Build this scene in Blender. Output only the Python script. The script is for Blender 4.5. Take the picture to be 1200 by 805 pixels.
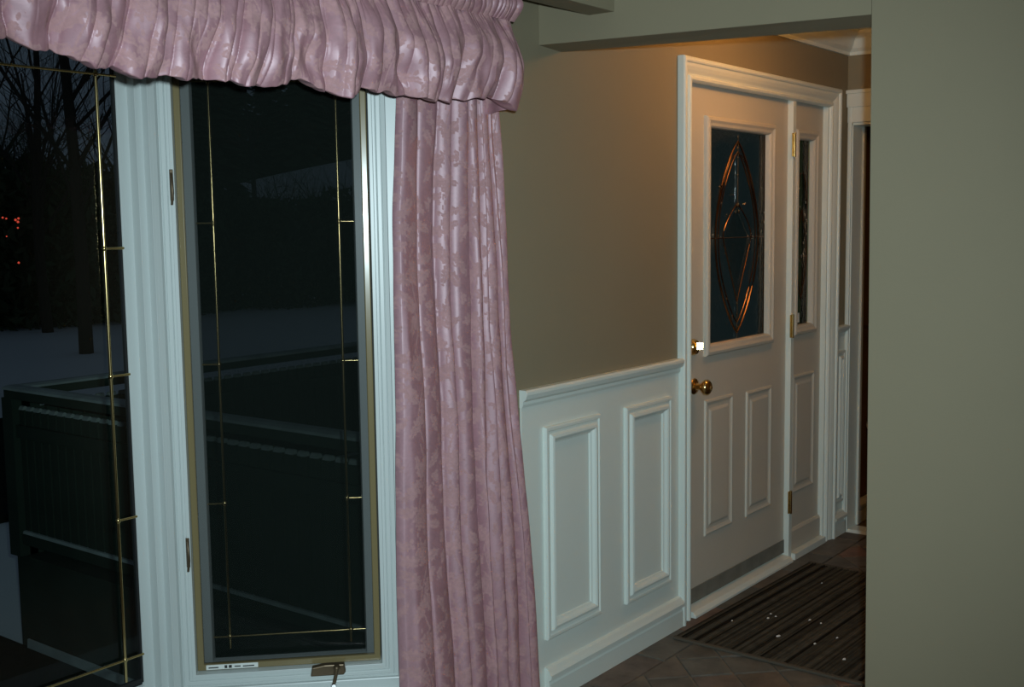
import bpy, bmesh, math, random
import numpy as np
from mathutils import Vector, Matrix
for o in list(bpy.data.objects): bpy.data.objects.remove(o, do_unlink=True)
S = bpy.context.scene
COL = S.collection
PI = math.pi

# ------------------------------------------------------------------ camera
cam_d = bpy.data.cameras.new('camera'); cam = bpy.data.objects.new('camera', cam_d); COL.objects.link(cam)
S.camera = cam
cam_d.sensor_fit = 'HORIZONTAL'; cam_d.sensor_width = 36.0; cam_d.lens = 1338.0 * 36 / 1200
cam_d.clip_start = 0.02; cam_d.clip_end = 500
CAM = Vector((-3.697, -2.079, 1.521))
_a, _p, _r = 0.657, 0.104, -0.014
_fw = Vector((math.cos(_a), math.sin(_a), 0)); _rt = Vector((math.sin(_a), -math.cos(_a), 0)); _up = Vector((0, 0, 1))
_F = _fw * math.cos(_p) - _up * math.sin(_p); _U = _up * math.cos(_p) + _fw * math.sin(_p)
_R = _rt * math.cos(_r) + _U * math.sin(_r); _U2 = _U * math.cos(_r) - _rt * math.sin(_r)
cam.matrix_world = Matrix(((_R.x, _U2.x, -_F.x, CAM.x), (_R.y, _U2.y, -_F.y, CAM.y), (_R.z, _U2.z, -_F.z, CAM.z), (0, 0, 0, 1)))

# ------------------------------------------------------------------ sky at dusk, the camera's flash, exposure
W = bpy.data.worlds.new('dusk'); S.world = W; W.use_nodes = True
bg = W.node_tree.nodes['Background']; bg.inputs[0].default_value = (0.56, 0.76, 1.08, 1); bg.inputs[1].default_value = 0.042
FLASH = 252.0
fl_d = bpy.data.lights.new('camera_flash', 'SPOT'); fl_d.spot_size = math.radians(80); fl_d.spot_blend = 1.0; fl_d.shadow_soft_size = 0.018; fl_d.energy = FLASH; fl_d.color = (0.80, 1.0, 1.06)
fl = bpy.data.objects.new('camera_flash', fl_d); COL.objects.link(fl)
fl.matrix_world = Matrix.Translation(_R * 0.045 + _U2 * 0.055 - _F * 0.0) @ cam.matrix_world
LAMP = 44.0            # glow of the foyer ceiling lamp
S.view_settings.view_transform = 'Standard'; S.view_settings.look = 'None'
S.view_settings.exposure = 0.0; S.view_settings.gamma = 1.0; S.view_settings.use_curve_mapping = False

# ------------------------------------------------------------------ materials
def new_mat(name):
    m = bpy.data.materials.new(name); m.use_nodes = True
    return m, m.node_tree.nodes, m.node_tree.links, m.node_tree.nodes['Principled BSDF']
def mat(name, col, rough=0.5, metal=0.0, spec=0.5, nscale=0, namp=0.0, bump=0.0, bscale=200, emit=None, estr=0):
    m, N, Lk, B = new_mat(name)
    B.inputs['Base Color'].default_value = (*col, 1); B.inputs['Roughness'].default_value = rough
    B.inputs['Metallic'].default_value = metal; B.inputs['Specular IOR Level'].default_value = spec
    if nscale:
        tc = N.new('ShaderNodeTexCoord'); n = N.new('ShaderNodeTexNoise'); n.inputs['Scale'].default_value = nscale; n.inputs['Detail'].default_value = 5
        Lk.new(tc.outputs['Object'], n.inputs['Vector'])
        r = N.new('ShaderNodeMapRange'); r.inputs[3].default_value = 1 - namp; r.inputs[4].default_value = 1 + namp; Lk.new(n.outputs[0], r.inputs[0])
        mx = N.new('ShaderNodeVectorMath'); mx.operation = 'SCALE'; mx.inputs[0].default_value = col
        Lk.new(r.outputs[0], mx.inputs['Scale']); Lk.new(mx.outputs[0], B.inputs['Base Color'])
    if bump:
        tc = N.new('ShaderNodeTexCoord'); n = N.new('ShaderNodeTexNoise'); n.inputs['Scale'].default_value = bscale; n.inputs['Detail'].default_value = 3
        Lk.new(tc.outputs['Object'], n.inputs['Vector'])
        b = N.new('ShaderNodeBump'); b.inputs['Strength'].default_value = bump; b.inputs['Distance'].default_value = 0.002
        Lk.new(n.outputs[0], b.inputs['Height']); Lk.new(b.outputs[0], B.inputs['Normal'])
    if emit: B.inputs['Emission Color'].default_value = (*emit, 1); B.inputs['Emission Strength'].default_value = estr
    return m
def glass_mat(name, tint=(1, 1, 1), wob=0.0):
    m, N, Lk, B = new_mat(name); N.remove(B); out = N['Material Output']
    t = N.new('ShaderNodeBsdfTransparent'); t.inputs[0].default_value = (*tint, 1)
    g = N.new('ShaderNodeBsdfGlossy'); g.inputs['Roughness'].default_value = 0.01
    f = N.new('ShaderNodeFresnel'); f.inputs[0].default_value = 1.45
    mx = N.new('ShaderNodeMixShader'); Lk.new(t.outputs[0], mx.inputs[1]); Lk.new(g.outputs[0], mx.inputs[2])
    ge = N.new('ShaderNodeNewGeometry'); fr_ = N.new('ShaderNodeMath'); fr_.operation = 'SUBTRACT'; fr_.inputs[0].default_value = 1.0; Lk.new(ge.outputs['Backfacing'], fr_.inputs[1])
    mu = N.new('ShaderNodeMath'); mu.operation = 'MULTIPLY'; Lk.new(f.outputs[0], mu.inputs[0]); Lk.new(fr_.outputs[0], mu.inputs[1]); Lk.new(mu.outputs[0], mx.inputs[0])
    if wob:
        tc = N.new('ShaderNodeTexCoord'); n = N.new('ShaderNodeTexNoise'); n.inputs['Scale'].default_value = 60; Lk.new(tc.outputs['Object'], n.inputs['Vector'])
        b = N.new('ShaderNodeBump'); b.inputs['Strength'].default_value = wob; b.inputs['Distance'].default_value = 0.004; Lk.new(n.outputs[0], b.inputs['Height'])
        Lk.new(b.outputs[0], g.inputs['Normal']); Lk.new(b.outputs[0], f.inputs['Normal'])
    Lk.new(mx.outputs[0], out.inputs[0]); return m
def screen_mat():
    m, N, Lk, B = new_mat('insect_mesh'); out = N['Material Output']
    B.inputs['Base Color'].default_value = (0.012, 0.016, 0.014, 1); B.inputs['Roughness'].default_value = 0.9; B.inputs['Specular IOR Level'].default_value = 0.0
    t = N.new('ShaderNodeBsdfTransparent'); mx = N.new('ShaderNodeMixShader'); mx.inputs[0].default_value = 0.33
    Lk.new(t.outputs[0], mx.inputs[1]); Lk.new(B.outputs[0], mx.inputs[2]); Lk.new(mx.outputs[0], out.inputs[0]); return m
def damask_mat():
    m, N, Lk, B = new_mat('pink_damask'); out = N['Material Output']
    at = N.new('ShaderNodeAttribute'); at.attribute_name = 'motif'
    tc = N.new('ShaderNodeTexCoord'); nz = N.new('ShaderNodeTexNoise'); nz.inputs['Scale'].default_value = 130; nz.inputs['Detail'].default_value = 5
    Lk.new(tc.outputs['Object'], nz.inputs['Vector'])
    n2 = N.new('ShaderNodeTexNoise'); n2.inputs['Scale'].default_value = 9; n2.inputs['Detail'].default_value = 4; Lk.new(tc.outputs['Object'], n2.inputs['Vector'])
    ad = N.new('ShaderNodeMath'); ad.operation = 'MULTIPLY_ADD'; ad.inputs[1].default_value = 0.9; Lk.new(nz.outputs[0], ad.inputs[0]); Lk.new(at.outputs['Fac'], ad.inputs[2])
    th = N.new('ShaderNodeMapRange'); th.inputs[1].default_value = 0.62; th.inputs[2].default_value = 1.15; Lk.new(ad.outputs[0], th.inputs[0])
    cm = N.new('ShaderNodeMix'); cm.data_type = 'RGBA'; cm.inputs['A'].default_value = (0.365, 0.175, 0.205, 1); cm.inputs['B'].default_value = (0.455, 0.260, 0.268, 1)
    Lk.new(th.outputs[0], cm.inputs['Factor'])
    n3 = N.new('ShaderNodeTexNoise'); n3.inputs['Scale'].default_value = 42; n3.inputs['Detail'].default_value = 6; n3.inputs['Roughness'].default_value = 0.7; n3.inputs['Distortion'].default_value = 1.5; Lk.new(tc.outputs['Object'], n3.inputs['Vector'])
    av = N.new('ShaderNodeMath'); av.operation = 'MULTIPLY_ADD'; av.inputs[1].default_value = 0.45; Lk.new(n2.outputs[0], av.inputs[0]); Lk.new(n3.outputs[0], av.inputs[2])
    vr = N.new('ShaderNodeMapRange'); vr.inputs[1].default_value = 0.42; vr.inputs[2].default_value = 1.03; vr.inputs[3].default_value = 0.80; vr.inputs[4].default_value = 1.22; Lk.new(av.outputs[0], vr.inputs[0])
    sc = N.new('ShaderNodeVectorMath'); sc.operation = 'SCALE'; Lk.new(cm.outputs['Result'], sc.inputs[0]); Lk.new(vr.outputs[0], sc.inputs['Scale'])
    Lk.new(sc.outputs[0], B.inputs['Base Color'])
    rg = N.new('ShaderNodeMapRange'); rg.inputs[3].default_value = 0.58; rg.inputs[4].default_value = 0.8; Lk.new(th.outputs[0], rg.inputs[0]); Lk.new(rg.outputs[0], B.inputs['Roughness'])
    sp = N.new('ShaderNodeMapRange'); sp.inputs[3].default_value = 1.0; sp.inputs[4].default_value = 0.08; Lk.new(th.outputs[0], sp.inputs[0]); Lk.new(sp.outputs[0], B.inputs['Specular IOR Level'])
    B.inputs['IOR'].default_value = 2.0; B.inputs['Specular Tint'].default_value = (1.0, 0.84, 0.90, 1)
    b = N.new('ShaderNodeBump'); b.inputs['Strength'].default_value = 0.25; b.inputs['Distance'].default_value = 0.001; Lk.new(nz.outputs[0], b.inputs['Height']); Lk.new(b.outputs[0], B.inputs['Normal'])
    return m
def tile_mat():
    m, N, Lk, B = new_mat('slate_tile')
    oi = N.new('ShaderNodeObjectInfo'); tc = N.new('ShaderNodeTexCoord')
    n = N.new('ShaderNodeTexNoise'); n.inputs['Scale'].default_value = 11; n.inputs['Detail'].default_value = 7; n.inputs['Roughness'].default_value = 0.65
    mp = N.new('ShaderNodeVectorMath'); mp.operation = 'ADD'; Lk.new(tc.outputs['Object'], mp.inputs[0]); Lk.new(oi.outputs['Random'], mp.inputs[1]); Lk.new(mp.outputs[0], n.inputs['Vector'])
    r1 = N.new('ShaderNodeValToRGB'); cr = r1.color_ramp; cr.elements[0].color = (0.085, 0.085, 0.07, 1); cr.elements[1].color = (0.17, 0.085, 0.055, 1)
    e = cr.elements.new(0.35); e.color = (0.12, 0.085, 0.06, 1); e = cr.elements.new(0.7); e.color = (0.105, 0.10, 0.085, 1)
    Lk.new(oi.outputs['Random'], r1.inputs[0])
    r = N.new('ShaderNodeMapRange'); r.inputs[1].default_value = .25; r.inputs[2].default_value = .75; r.inputs[3].default_value = 0.55; r.inputs[4].default_value = 1.5; Lk.new(n.outputs[0], r.inputs[0])
    sc = N.new('ShaderNodeVectorMath'); sc.operation = 'SCALE'; Lk.new(r1.outputs[0], sc.inputs[0]); Lk.new(r.outputs[0], sc.inputs['Scale']); Lk.new(sc.outputs[0], B.inputs['Base Color'])
    B.inputs['Roughness'].default_value = 0.55
    b = N.new('ShaderNodeBump'); b.inputs['Strength'].default_value = 0.5; b.inputs['Distance'].default_value = 0.004; Lk.new(n.outputs[0], b.inputs['Height']); Lk.new(b.outputs[0], B.inputs['Normal'])
    return m
def rug_mat():
    m, N, Lk, B = new_mat('ribbed_mat'); tc = N.new('ShaderNodeTexCoord'); sx = N.new('ShaderNodeSeparateXYZ'); Lk.new(tc.outputs['Object'], sx.inputs[0])
    n = N.new('ShaderNodeTexNoise'); n.noise_dimensions = '1D'; n.inputs['Scale'].default_value = 42; n.inputs['Detail'].default_value = 2; Lk.new(sx.outputs[1], n.inputs['W'])
    r1 = N.new('ShaderNodeValToRGB'); cr = r1.color_ramp; cr.interpolation = 'LINEAR'
    cr.elements[0].position = .36; cr.elements[0].color = (0.012, 0.010, 0.007, 1); cr.elements[1].position = .62; cr.elements[1].color = (0.085, 0.076, 0.058, 1)
    e = cr.elements.new(.45); e.color = (0.042, 0.037, 0.027, 1)
    Lk.new(n.outputs[0], r1.inputs[0])
    n2 = N.new('ShaderNodeTexNoise'); n2.inputs['Scale'].default_value = 25; n2.inputs['Detail'].default_value = 6; Lk.new(tc.outputs['Object'], n2.inputs['Vector'])
    r = N.new('ShaderNodeMapRange'); r.inputs[3].default_value = 0.5; r.inputs[4].default_value = 1.5; Lk.new(n2.outputs[0], r.inputs[0])
    sc = N.new('ShaderNodeVectorMath'); sc.operation = 'SCALE'; Lk.new(r1.outputs[0], sc.inputs[0]); Lk.new(r.outputs[0], sc.inputs['Scale']); Lk.new(sc.outputs[0], B.inputs['Base Color'])
    B.inputs['Roughness'].default_value = 0.9; B.inputs['Specular IOR Level'].default_value = 0.1
    return m
M = dict(
    wall=mat('tan_paint', (0.265, 0.228, 0.152), 0.75, spec=0.25, nscale=3, namp=0.05, bump=0.12, bscale=350),
    room=mat('room_paint', (0.265, 0.228, 0.152), 0.8, spec=0.2),
    trim=mat('white_trim', (0.74, 0.80, 0.75), 0.38, spec=0.4, nscale=4, namp=0.03),
    vinyl=mat('white_vinyl', (0.58, 0.63, 0.62), 0.35, spec=0.45),
    door=mat('white_door_paint', (0.60, 0.57, 0.49), 0.5, spec=0.4, nscale=3, namp=0.05, bump=0.05, bscale=120),
    sweep=mat('dirty_sweep', (0.20, 0.20, 0.17), 0.7, nscale=14, namp=0.35),
    ceil=mat('white_ceiling', (0.75, 0.75, 0.72), 0.85, spec=0.2),
    carpet=mat('beige_carpet', (0.33, 0.28, 0.22), 0.95, spec=0.05, bump=0.6, bscale=300),
    grout=mat('grout', (0.17, 0.14, 0.105), 0.9, nscale=30, namp=0.3),
    tile=tile_mat(), rug=rug_mat(),
    rugedge=mat('mat_binding', (0.10, 0.085, 0.065), 0.9, spec=0.1),
    brass=mat('polished_brass', (0.80, 0.58, 0.25), 0.18, 1.0),
    brassg=mat('grille_brass', (0.62, 0.48, 0.22), 0.2, 1.0),
    copper=mat('copper_came', (0.30, 0.165, 0.09), 0.26, 1.0),
    bronze=mat('bronze_hardware', (0.12, 0.085, 0.05), 0.4, 0.6),
    tan=mat('tan_screen_frame', (0.21, 0.165, 0.08), 0.2, 0.0),
    dark=mat('black_rubber', (0.012, 0.013, 0.013), 0.6),
    chrome=mat('chrome', (0.85, 0.85, 0.85), 0.12, 1.0),
    paper=mat('white_paper', (0.8, 0.8, 0.78), 0.9, spec=0.1),
    brown=mat('brown_paint', (0.16, 0.10, 0.05), 0.75, spec=0.2),
    glass=glass_mat('window_glass', (0.9, 0.95, 0.93)), leaded=glass_mat('leaded_glass', (0.60, 0.68, 0.58), 0.5),
    bevelled=glass_mat('cut_glass', (0.7, 0.78, 0.76), 0.8),
    screen=screen_mat(), damask=damask_mat(),
    label=mat('white_sticker', (0.75, 0.78, 0.75), 0.5), ink=mat('black_ink', (0.02, 0.02, 0.02), 0.6),
    oldsnow=mat('thin_old_snow', (0.26, 0.29, 0.29), 0.8, spec=0.2, nscale=9, namp=0.4), mulch=mat('dark_mulch', (0.012, 0.016, 0.012), 0.95, spec=0.05, nscale=12, namp=0.4),
    snow=mat('snow', (0.66, 0.69, 0.70), 0.8, spec=0.2, nscale=0.3, namp=0.06),
    bark=mat('bark', (0.05, 0.045, 0.035), 0.9, spec=0.1), twig=mat('twig', (0.06, 0.055, 0.035), 0.9, spec=0.1),
    pine=mat('pine', (0.07, 0.10, 0.055), 0.9, spec=0.1),
    deck=mat('weathered_deck', (0.026, 0.040, 0.032), 0.8, spec=0.1, nscale=6, namp=0.3),
    siding=mat('siding', (0.35, 0.35, 0.33), 0.8), lampglass=mat('lamp_glass', (1, .8, .5), 0.4, emit=(1.0, 0.45, 0.12), estr=LAMP),
    red=mat('red_bulb', (0.6, 0.02, 0.02), 0.4, emit=(1.0, 0.10, 0.06), estr=0.6),
)

# ------------------------------------------------------------------ helpers
class G:
    def __init__(s): s.v = []; s.f = []
    def add(s, vs, fs):
        n = len(s.v); s.v += [tuple(p) for p in vs]; s.f += [tuple(i + n for i in f) for f in fs]; return s
    def box(s, x0, x1, y0, y1, z0, z1):
        return s.add([(x0, y0, z0), (x1, y0, z0), (x1, y1, z0), (x0, y1, z0), (x0, y0, z1), (x1, y0, z1), (x1, y1, z1), (x0, y1, z1)],
                     [(0, 3, 2, 1), (4, 5, 6, 7), (0, 1, 5, 4), (1, 2, 6, 5), (2, 3, 7, 6), (3, 0, 4, 7)])
    def prism(s, poly, axis, a, b):        # polygon in the other two axes, extruded along axis
        def P(q, t): return {'x': (t, q[0], q[1]), 'y': (q[0], t, q[1]), 'z': (q[0], q[1], t)}[axis]
        n = len(poly)
        return s.add([P(q, a) for q in poly] + [P(q, b) for q in poly],
                     [tuple(range(n - 1, -1, -1)), tuple(range(n, 2 * n))] + [(i, (i + 1) % n, n + (i + 1) % n, n + i) for i in range(n)])
    def frame(s, x0, x1, z0, z1, prof, y0=0.0, cap=False, closed=True):
        # mitred moulding: prof = [(inset, height towards the room)], in the plane y = y0
        base = len(s.v); k = len(prof)
        for (d, h) in prof:
            s.v += [(x0 + d, y0 - h, z0 + (d if closed else 0)), (x0 + d, y0 - h, z1 - d), (x1 - d, y0 - h, z1 - d), (x1 - d, y0 - h, z0 + (d if closed else 0))]
        for i in range(k - 1):
            for j in range(4 if closed else 3):
                j2 = (j + 1) % 4; a = base + 4 * i; b = a + 4
                s.f.append((a + j, a + j2, b + j2, b + j))
        if cap: s.f.append(tuple(base + 4 * (k - 1) + j for j in range(4)))
        return s
    def tube(s, pts, rad, n=6, cap=True):
        pts = [Vector(p) for p in pts]; rad = rad if isinstance(rad, (list, tuple)) else [rad] * len(pts); base = len(s.v)
        for i, p in enumerate(pts):
            t = (pts[min(i + 1, len(pts) - 1)] - pts[max(i - 1, 0)]).normalized()
            u = t.cross(Vector((0.13, 0.21, 0.97)) if abs(t.z) < 0.9 else Vector((1, 0.1, 0))).normalized(); w = t.cross(u)
            for k in range(n):
                c = 2 * PI * k / n; s.v.append(tuple(p + (u * math.cos(c) + w * math.sin(c)) * rad[i]))
        for i in range(len(pts) - 1):
            for k in range(n):
                a = base + i * n; s.f.append((a + k, a + (k + 1) % n, a + n + (k + 1) % n, a + n + k))
        if cap: s.f.append(tuple(base + k for k in range(n - 1, -1, -1))); s.f.append(tuple(base + (len(pts) - 1) * n + k for k in range(n)))
        return s
    def lathe(s, prof, origin, axis, n=20):     # prof = [(distance along axis, radius)]
        o = Vector(origin); t = Vector(axis).normalized(); u = t.cross(Vector((0, 0, 1)) if abs(t.z) < .9 else Vector((1, 0, 0))).normalized(); w = t.cross(u); base = len(s.v)
        for (d, r) in prof:
            for k in range(n):
                c = 2 * PI * k / n; s.v.append(tuple(o + t * d + (u * math.cos(c) + w * math.sin(c)) * r))
        for i in range(len(prof) - 1):
            for k in range(n):
                a = base + i * n; s.f.append((a + k, a + (k + 1) % n, a + n + (k + 1) % n, a + n + k))
        s.f.append(tuple(base + k for k in range(n - 1, -1, -1))); s.f.append(tuple(base + (len(prof) - 1) * n + k for k in range(n)))
        return s
    def mesh(s, name):
        me = bpy.data.meshes.new(name); me.from_pydata(s.v, [], s.f); me.update()
        bm = bmesh.new(); bm.from_mesh(me); bmesh.ops.recalc_face_normals(bm, faces=bm.faces); bm.to_mesh(me); bm.free(); return me
    def obj(s, name, m, parent=None, smooth=False, bevel=0, loc=None):
        o = bpy.data.objects.new(name, s.mesh(name)); COL.objects.link(o); o.data.materials.append(m)
        if smooth: o.data.shade_smooth(); o.data.set_sharp_from_angle(angle=0.9)
        if bevel:
            b = o.modifiers.new('bevel', 'BEVEL'); b.width = bevel; b.segments = 2; b.limit_method = 'ANGLE'; b.angle_limit = 0.6
        if parent: o.parent = parent
        if loc: o.location = loc
        return o
def tag(o, label, cat, group=None, kind=None):
    o['label'] = label; o['category'] = cat
    if group: o['group'] = group
    if kind: o['kind'] = kind
    return o
def thing(name, label, cat, loc=(0, 0, 0), rz=0, group=None, kind=None):
    o = bpy.data.objects.new(name, None); COL.objects.link(o); o.location = loc; o.rotation_euler = (0, 0, rz); o.empty_display_size = .1
    return tag(o, label, cat, group, kind)
def copy_tree(o, parent=None):
    c = o.copy(); COL.objects.link(c); c.parent = parent
    for ch in o.children: copy_tree(ch, c)
    return c

# ================================================================== THE SETTING
CZ = 2.46          # living room ceiling
DX0, DX1 = 0.085, 1.40     # rough opening of the entrance
WT = 0.14
XB, XB2 = -0.85, -0.73     # faces of the partition with the foyer opening
XC = 1.62
g = G()
g.box(-6.2, -4.04, 0, WT, 0, CZ)
g.box(-4.04, -1.49, 0, WT, 2.12, CZ)
g.box(-1.49, DX0, 0, WT, -0.02, CZ)
g.box(DX0, DX1, 0, WT, 2.075, CZ)
g.box(DX1, XC + 0.0, 0, WT, -0.02, CZ)
g.box(-4.04, -1.49, 0, WT, 0, 0.02)
wallA = tag(g.obj('wall_front', M['wall']), 'tan painted front wall between the pink curtain and the entrance door', 'wall', kind='structure')

# partition with the opening into the foyer; its lower edge runs a little out of level
g = G()
def hexa(g, b, t): g.add(b + t, [(0, 3, 2, 1), (4, 5, 6, 7), (0, 1, 5, 4), (1, 2, 6, 5), (2, 3, 7, 6), (3, 0, 4, 7)])
hexa(g, [(XB, 0.0, 2.058), (XB2, 0.0, 2.05), (XB2, -1.03, 2.012), (XB, -1.022, 2.026)][::-1], [(XB, 0.0, CZ), (XB2, 0.0, CZ), (XB2, -1.03, CZ), (XB, -1.022, CZ)][::-1])
hexa(g, [(XB, -1.041, 0), (XB2, -1.041, 0), (XB2, -4.6, 0), (XB, -4.6, 0)][::-1], [(XB, -1.019, CZ), (XB2, -1.019, CZ), (XB2, -4.6, CZ), (XB, -4.6, CZ)][::-1])
tag(g.obj('wall_right', M['wall'], bevel=0.002), 'tan partition wall with a wide flat header over the foyer opening', 'wall', kind='structure')

g = G(); g.box(-6.2, XB, -0.271, -0.183, 2.124, CZ)
tag(g.obj('trim_1', M['wall'], bevel=0.002), 'narrow dropped ceiling beam running over the window valance', 'beam', kind='structure')

# foyer end wall with the powder room doorway
PY0, PY1 = -0.020, -0.80
g = G(); g.box(XC, XC + .12, PY0, WT, -0.02, CZ); g.box(XC, XC + .12, PY1, PY0, 1.975, CZ); g.box(XC, XC + .12, -1.7, PY1, -0.02, CZ)
tag(g.obj('wall_foyer_end', M['wall']), 'tan end wall of the foyer with an open doorway', 'wall', kind='structure')
g = G(); g.box(XB2, XC + .12, -1.82, -1.7, 0, CZ)
tag(g.obj('wall_foyer_back', M['room']), 'tan back wall of the foyer', 'wall', kind='structure')
g = G(); g.box(XC + .12, 2.9, 0.0, 0.12, -0.02, CZ); g.box(2.9, 3.0, -1.7, .12, -0.02, CZ); g.box(XC + .12, 3.0, -1.8, -1.7, -0.02, CZ)
tag(g.obj('wall_powder_room', M['brown']), 'dark brown wall seen through the open doorway', 'wall', kind='structure')
g = G(); g.box(-6.3, -6.2, -4.6, WT, 0, CZ); tag(g.obj('wall_left', M['room']), 'tan left wall of the living room', 'wall', kind='structure')
g = G(); g.box(-6.3, XB2, -4.7, -4.6, 0, CZ); tag(g.obj('wall_back', M['room']), 'tan back wall of the living room', 'wall', kind='structure')
g = G(); g.box(-6.3, XB, -4.7, 0, CZ, CZ + .1); tag(g.obj('ceiling', M['ceil']), 'white living room ceiling', 'ceiling', kind='structure')
FZ = 2.40
g = G(); g.box(XB2, XC, -1.7, 0, FZ, FZ + .1); g.box(XC + .12, 3.0, -1.7, 0, FZ, FZ + .1)
tag(g.obj('ceiling_foyer', M['ceil']), 'white ceiling of the foyer behind the header', 'ceiling', kind='structure')
# crown moulding round the foyer
cp = [(0.0, -0.115), (0.012, -0.115), (0.014, -0.10), (0.03, -0.085), (0.052, -0.045), (0.075, -0.025), (0.08, -0.012), (0.095, -0.010), (0.095, 0.0), (0, 0)]
g = G(); V = []
for (h, z) in cp: V.append([(XB2, -h, FZ + z), (XC - h, -h, FZ + z), (XC - h, -1.7, FZ + z)])
base = len(g.v)
for r in V: g.v += r
for i in range(len(cp) - 1):
    for j in range(2): g.f.append((i * 3 + j, i * 3 + j + 1, i * 3 + j + 4, i * 3 + j + 3))
tag(g.obj('trim_2', M['trim']), 'white crown moulding at the foyer ceiling', 'moulding', kind='structure')

# floors
g = G(); g.box(-6.3, XB, -4.7, 0.0, -0.1, 0.0)
tag(g.obj('floor', M['carpet']), 'living room carpet below the curtain', 'floor', kind='structure')
g = G(); g.box(XB, XC, -1.75, 0.06, -0.1, -0.006); g.box(XC, 3.0, -1.75, 0.06, -0.1, -0.006)
foy = tag(g.obj('floor_foyer', M['grout']), 'foyer floor of small brown and grey slate tiles', 'floor', kind='structure')
random.seed(4)
def clip(poly, f):      # keep f >= 0
    out = []
    for i in range(len(poly)):
        a, b = poly[i], poly[(i + 1) % len(poly)]; fa, fb = f(a), f(b)
        if fa >= 0: out.append(a)
        if (fa >= 0) != (fb >= 0):
            t = fa / (fa - fb); out.append((a[0] + (b[0] - a[0]) * t, a[1] + (b[1] - a[1]) * t))
    return out
def tile(poly):
    if len(poly) < 3: return
    A = sum(poly[i][0] * poly[(i + 1) % len(poly)][1] - poly[(i + 1) % len(poly)][0] * poly[i][1] for i in range(len(poly))) / 2
    if abs(A) < 0.0006: return
    if A < 0: poly = poly[::-1]
    cx = sum(p[0] for p in poly) / len(poly); cy = sum(p[1] for p in poly) / len(poly); h = random.uniform(-0.001, 0.001)
    n = len(poly); q = [(p[0] - cx, p[1] - cy) for p in poly]
    vs = [(x, y, -0.008) for x, y in q] + [(x, y, -0.0022 + h) for x, y in q] + [(x * .975, y * .975, h) for x, y in q]
    fs = [(k * n + i, k * n + (i + 1) % n, (k + 1) * n + (i + 1) % n, (k + 1) * n + i) for k in range(2) for i in range(n)] + [tuple(2 * n + i for i in range(n))]
    G().add(vs, fs).obj('tile', M['tile'], foy, loc=(cx, cy, 0))
GR = 0.0045
x = -0.85 + 0.20
edges = [-0.85, -0.65, -0.335]
while edges[-1] < XC: edges.append(edges[-1] + 0.305)
for a, b in zip(edges, edges[1:]):
    b = min(b, XC); tile([(a + GR, -0.14 + GR), (b - GR, -0.14 + GR), (b - GR, -0.002), (a + GR, -0.002)])
TS = 0.152; o1, o2 = -0.0905, -0.335          # diagonal field
for i in range(-14, 22):
    for j in range(-16, 16):
        a0, a1 = o1 + i * TS, o1 + (i + 1) * TS; b0, b1 = o2 + j * TS, o2 + (j + 1) * TS
        # a along (1,-1)/sqrt2, b along (1,1)/sqrt2
        pts = [((a + b) / 2 ** .5, (b - a) / 2 ** .5) for a, b in ((a0 + GR, b0 + GR), (a1 - GR, b0 + GR), (a1 - GR, b1 - GR), (a0 + GR, b1 - GR))]
        for f in (lambda p: -0.14 - GR - p[1], lambda p: p[0] - XB - GR, lambda p: XC - GR - p[0], lambda p: p[1] + 1.2):
            if pts: pts = clip(pts, f)
        if pts: tile(pts)
g = G(); g.prism([(XC + .0, 0.0), (XC + .015, .012), (XC + .105, .012), (XC + .12, 0.0)], 'y', PY1, PY0)
tag(g.obj('trim_3', M['trim']), 'pale threshold strip in the powder room doorway', 'threshold', kind='structure')

# bay: sill board, head board, posts, blank side panel
BY = 0.435; BX1 = -1.935; BX0 = -3.6
g = G()
foot = [(-1.49, 0.0), (BX1 + .03, BY + .06), (BX0 - .03, BY + .06), (-4.04, 0.0)]
g.prism(foot, 'z', -0.05, 0.245); g.prism([(-1.49, .0), (BX1 + .03, BY + .02), (BX0, BY + .02), (-4.04, 0.0), (-4.04, -.02), (-1.49, -.02)], 'z', 0.245, 0.268)
g.prism(foot, 'z', 2.12, 2.3)
tag(g.obj('window_sill', M['vinyl'], bevel=0.002), 'white bay window sill board under the casement', 'window sill', kind='structure')
g = G(); g.prism([(BX0 - .0, BY), (BX0 + .03, BY + .05), (-4.06, 0.05), (-4.04, 0.0)], 'z', 0.26, 2.12)
tag(g.obj('wall_bay', M['vinyl']), 'white side panel of the bay window', 'wall', kind='structure')

# ------------------------------------------------------------------ picture window of the bay (parallel to the wall)
w1 = thing('window_1', 'large picture window with brass grille looking onto bare trees', 'window', (0, BY, 0), kind='structure')
g = G(); g.prism([(-1.946, -.030), (-1.932, -.030), (-1.917, -.022), (-1.87, 0.0), (-1.87, .06), (-1.946, .06)], 'z', 0.26, 2.12)
g.obj('corner_post', M['vinyl'], w1, bevel=0.0015)
Z0, Z1 = 0.30, 2.12
g = G(); g.frame(BX0, -1.945, Z0 - .03, Z1, [(0, -0.03), (0.0, 0.030), (0.008, 0.030), (0.010, 0.008), (0.030, 0.008), (0.032, -0.020), (0.060, -0.022), (0.063, -0.03)])
g.obj('sash_frame', M['vinyl'], w1, bevel=0.0008)
g = G(); g.frame(BX0 + .075, -2.007, Z0 + .045, Z1 - .075, [(-.005, -0.026), (0.006, -0.026), (0.006, -0.036)])
g.obj('glazing_gasket', M['dark'], w1)
G().box(BX0 + .06, -1.99, 0.030, 0.034, Z0 + .03, Z1 - .06).obj('glass_pane', M['glass'], w1)
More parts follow.
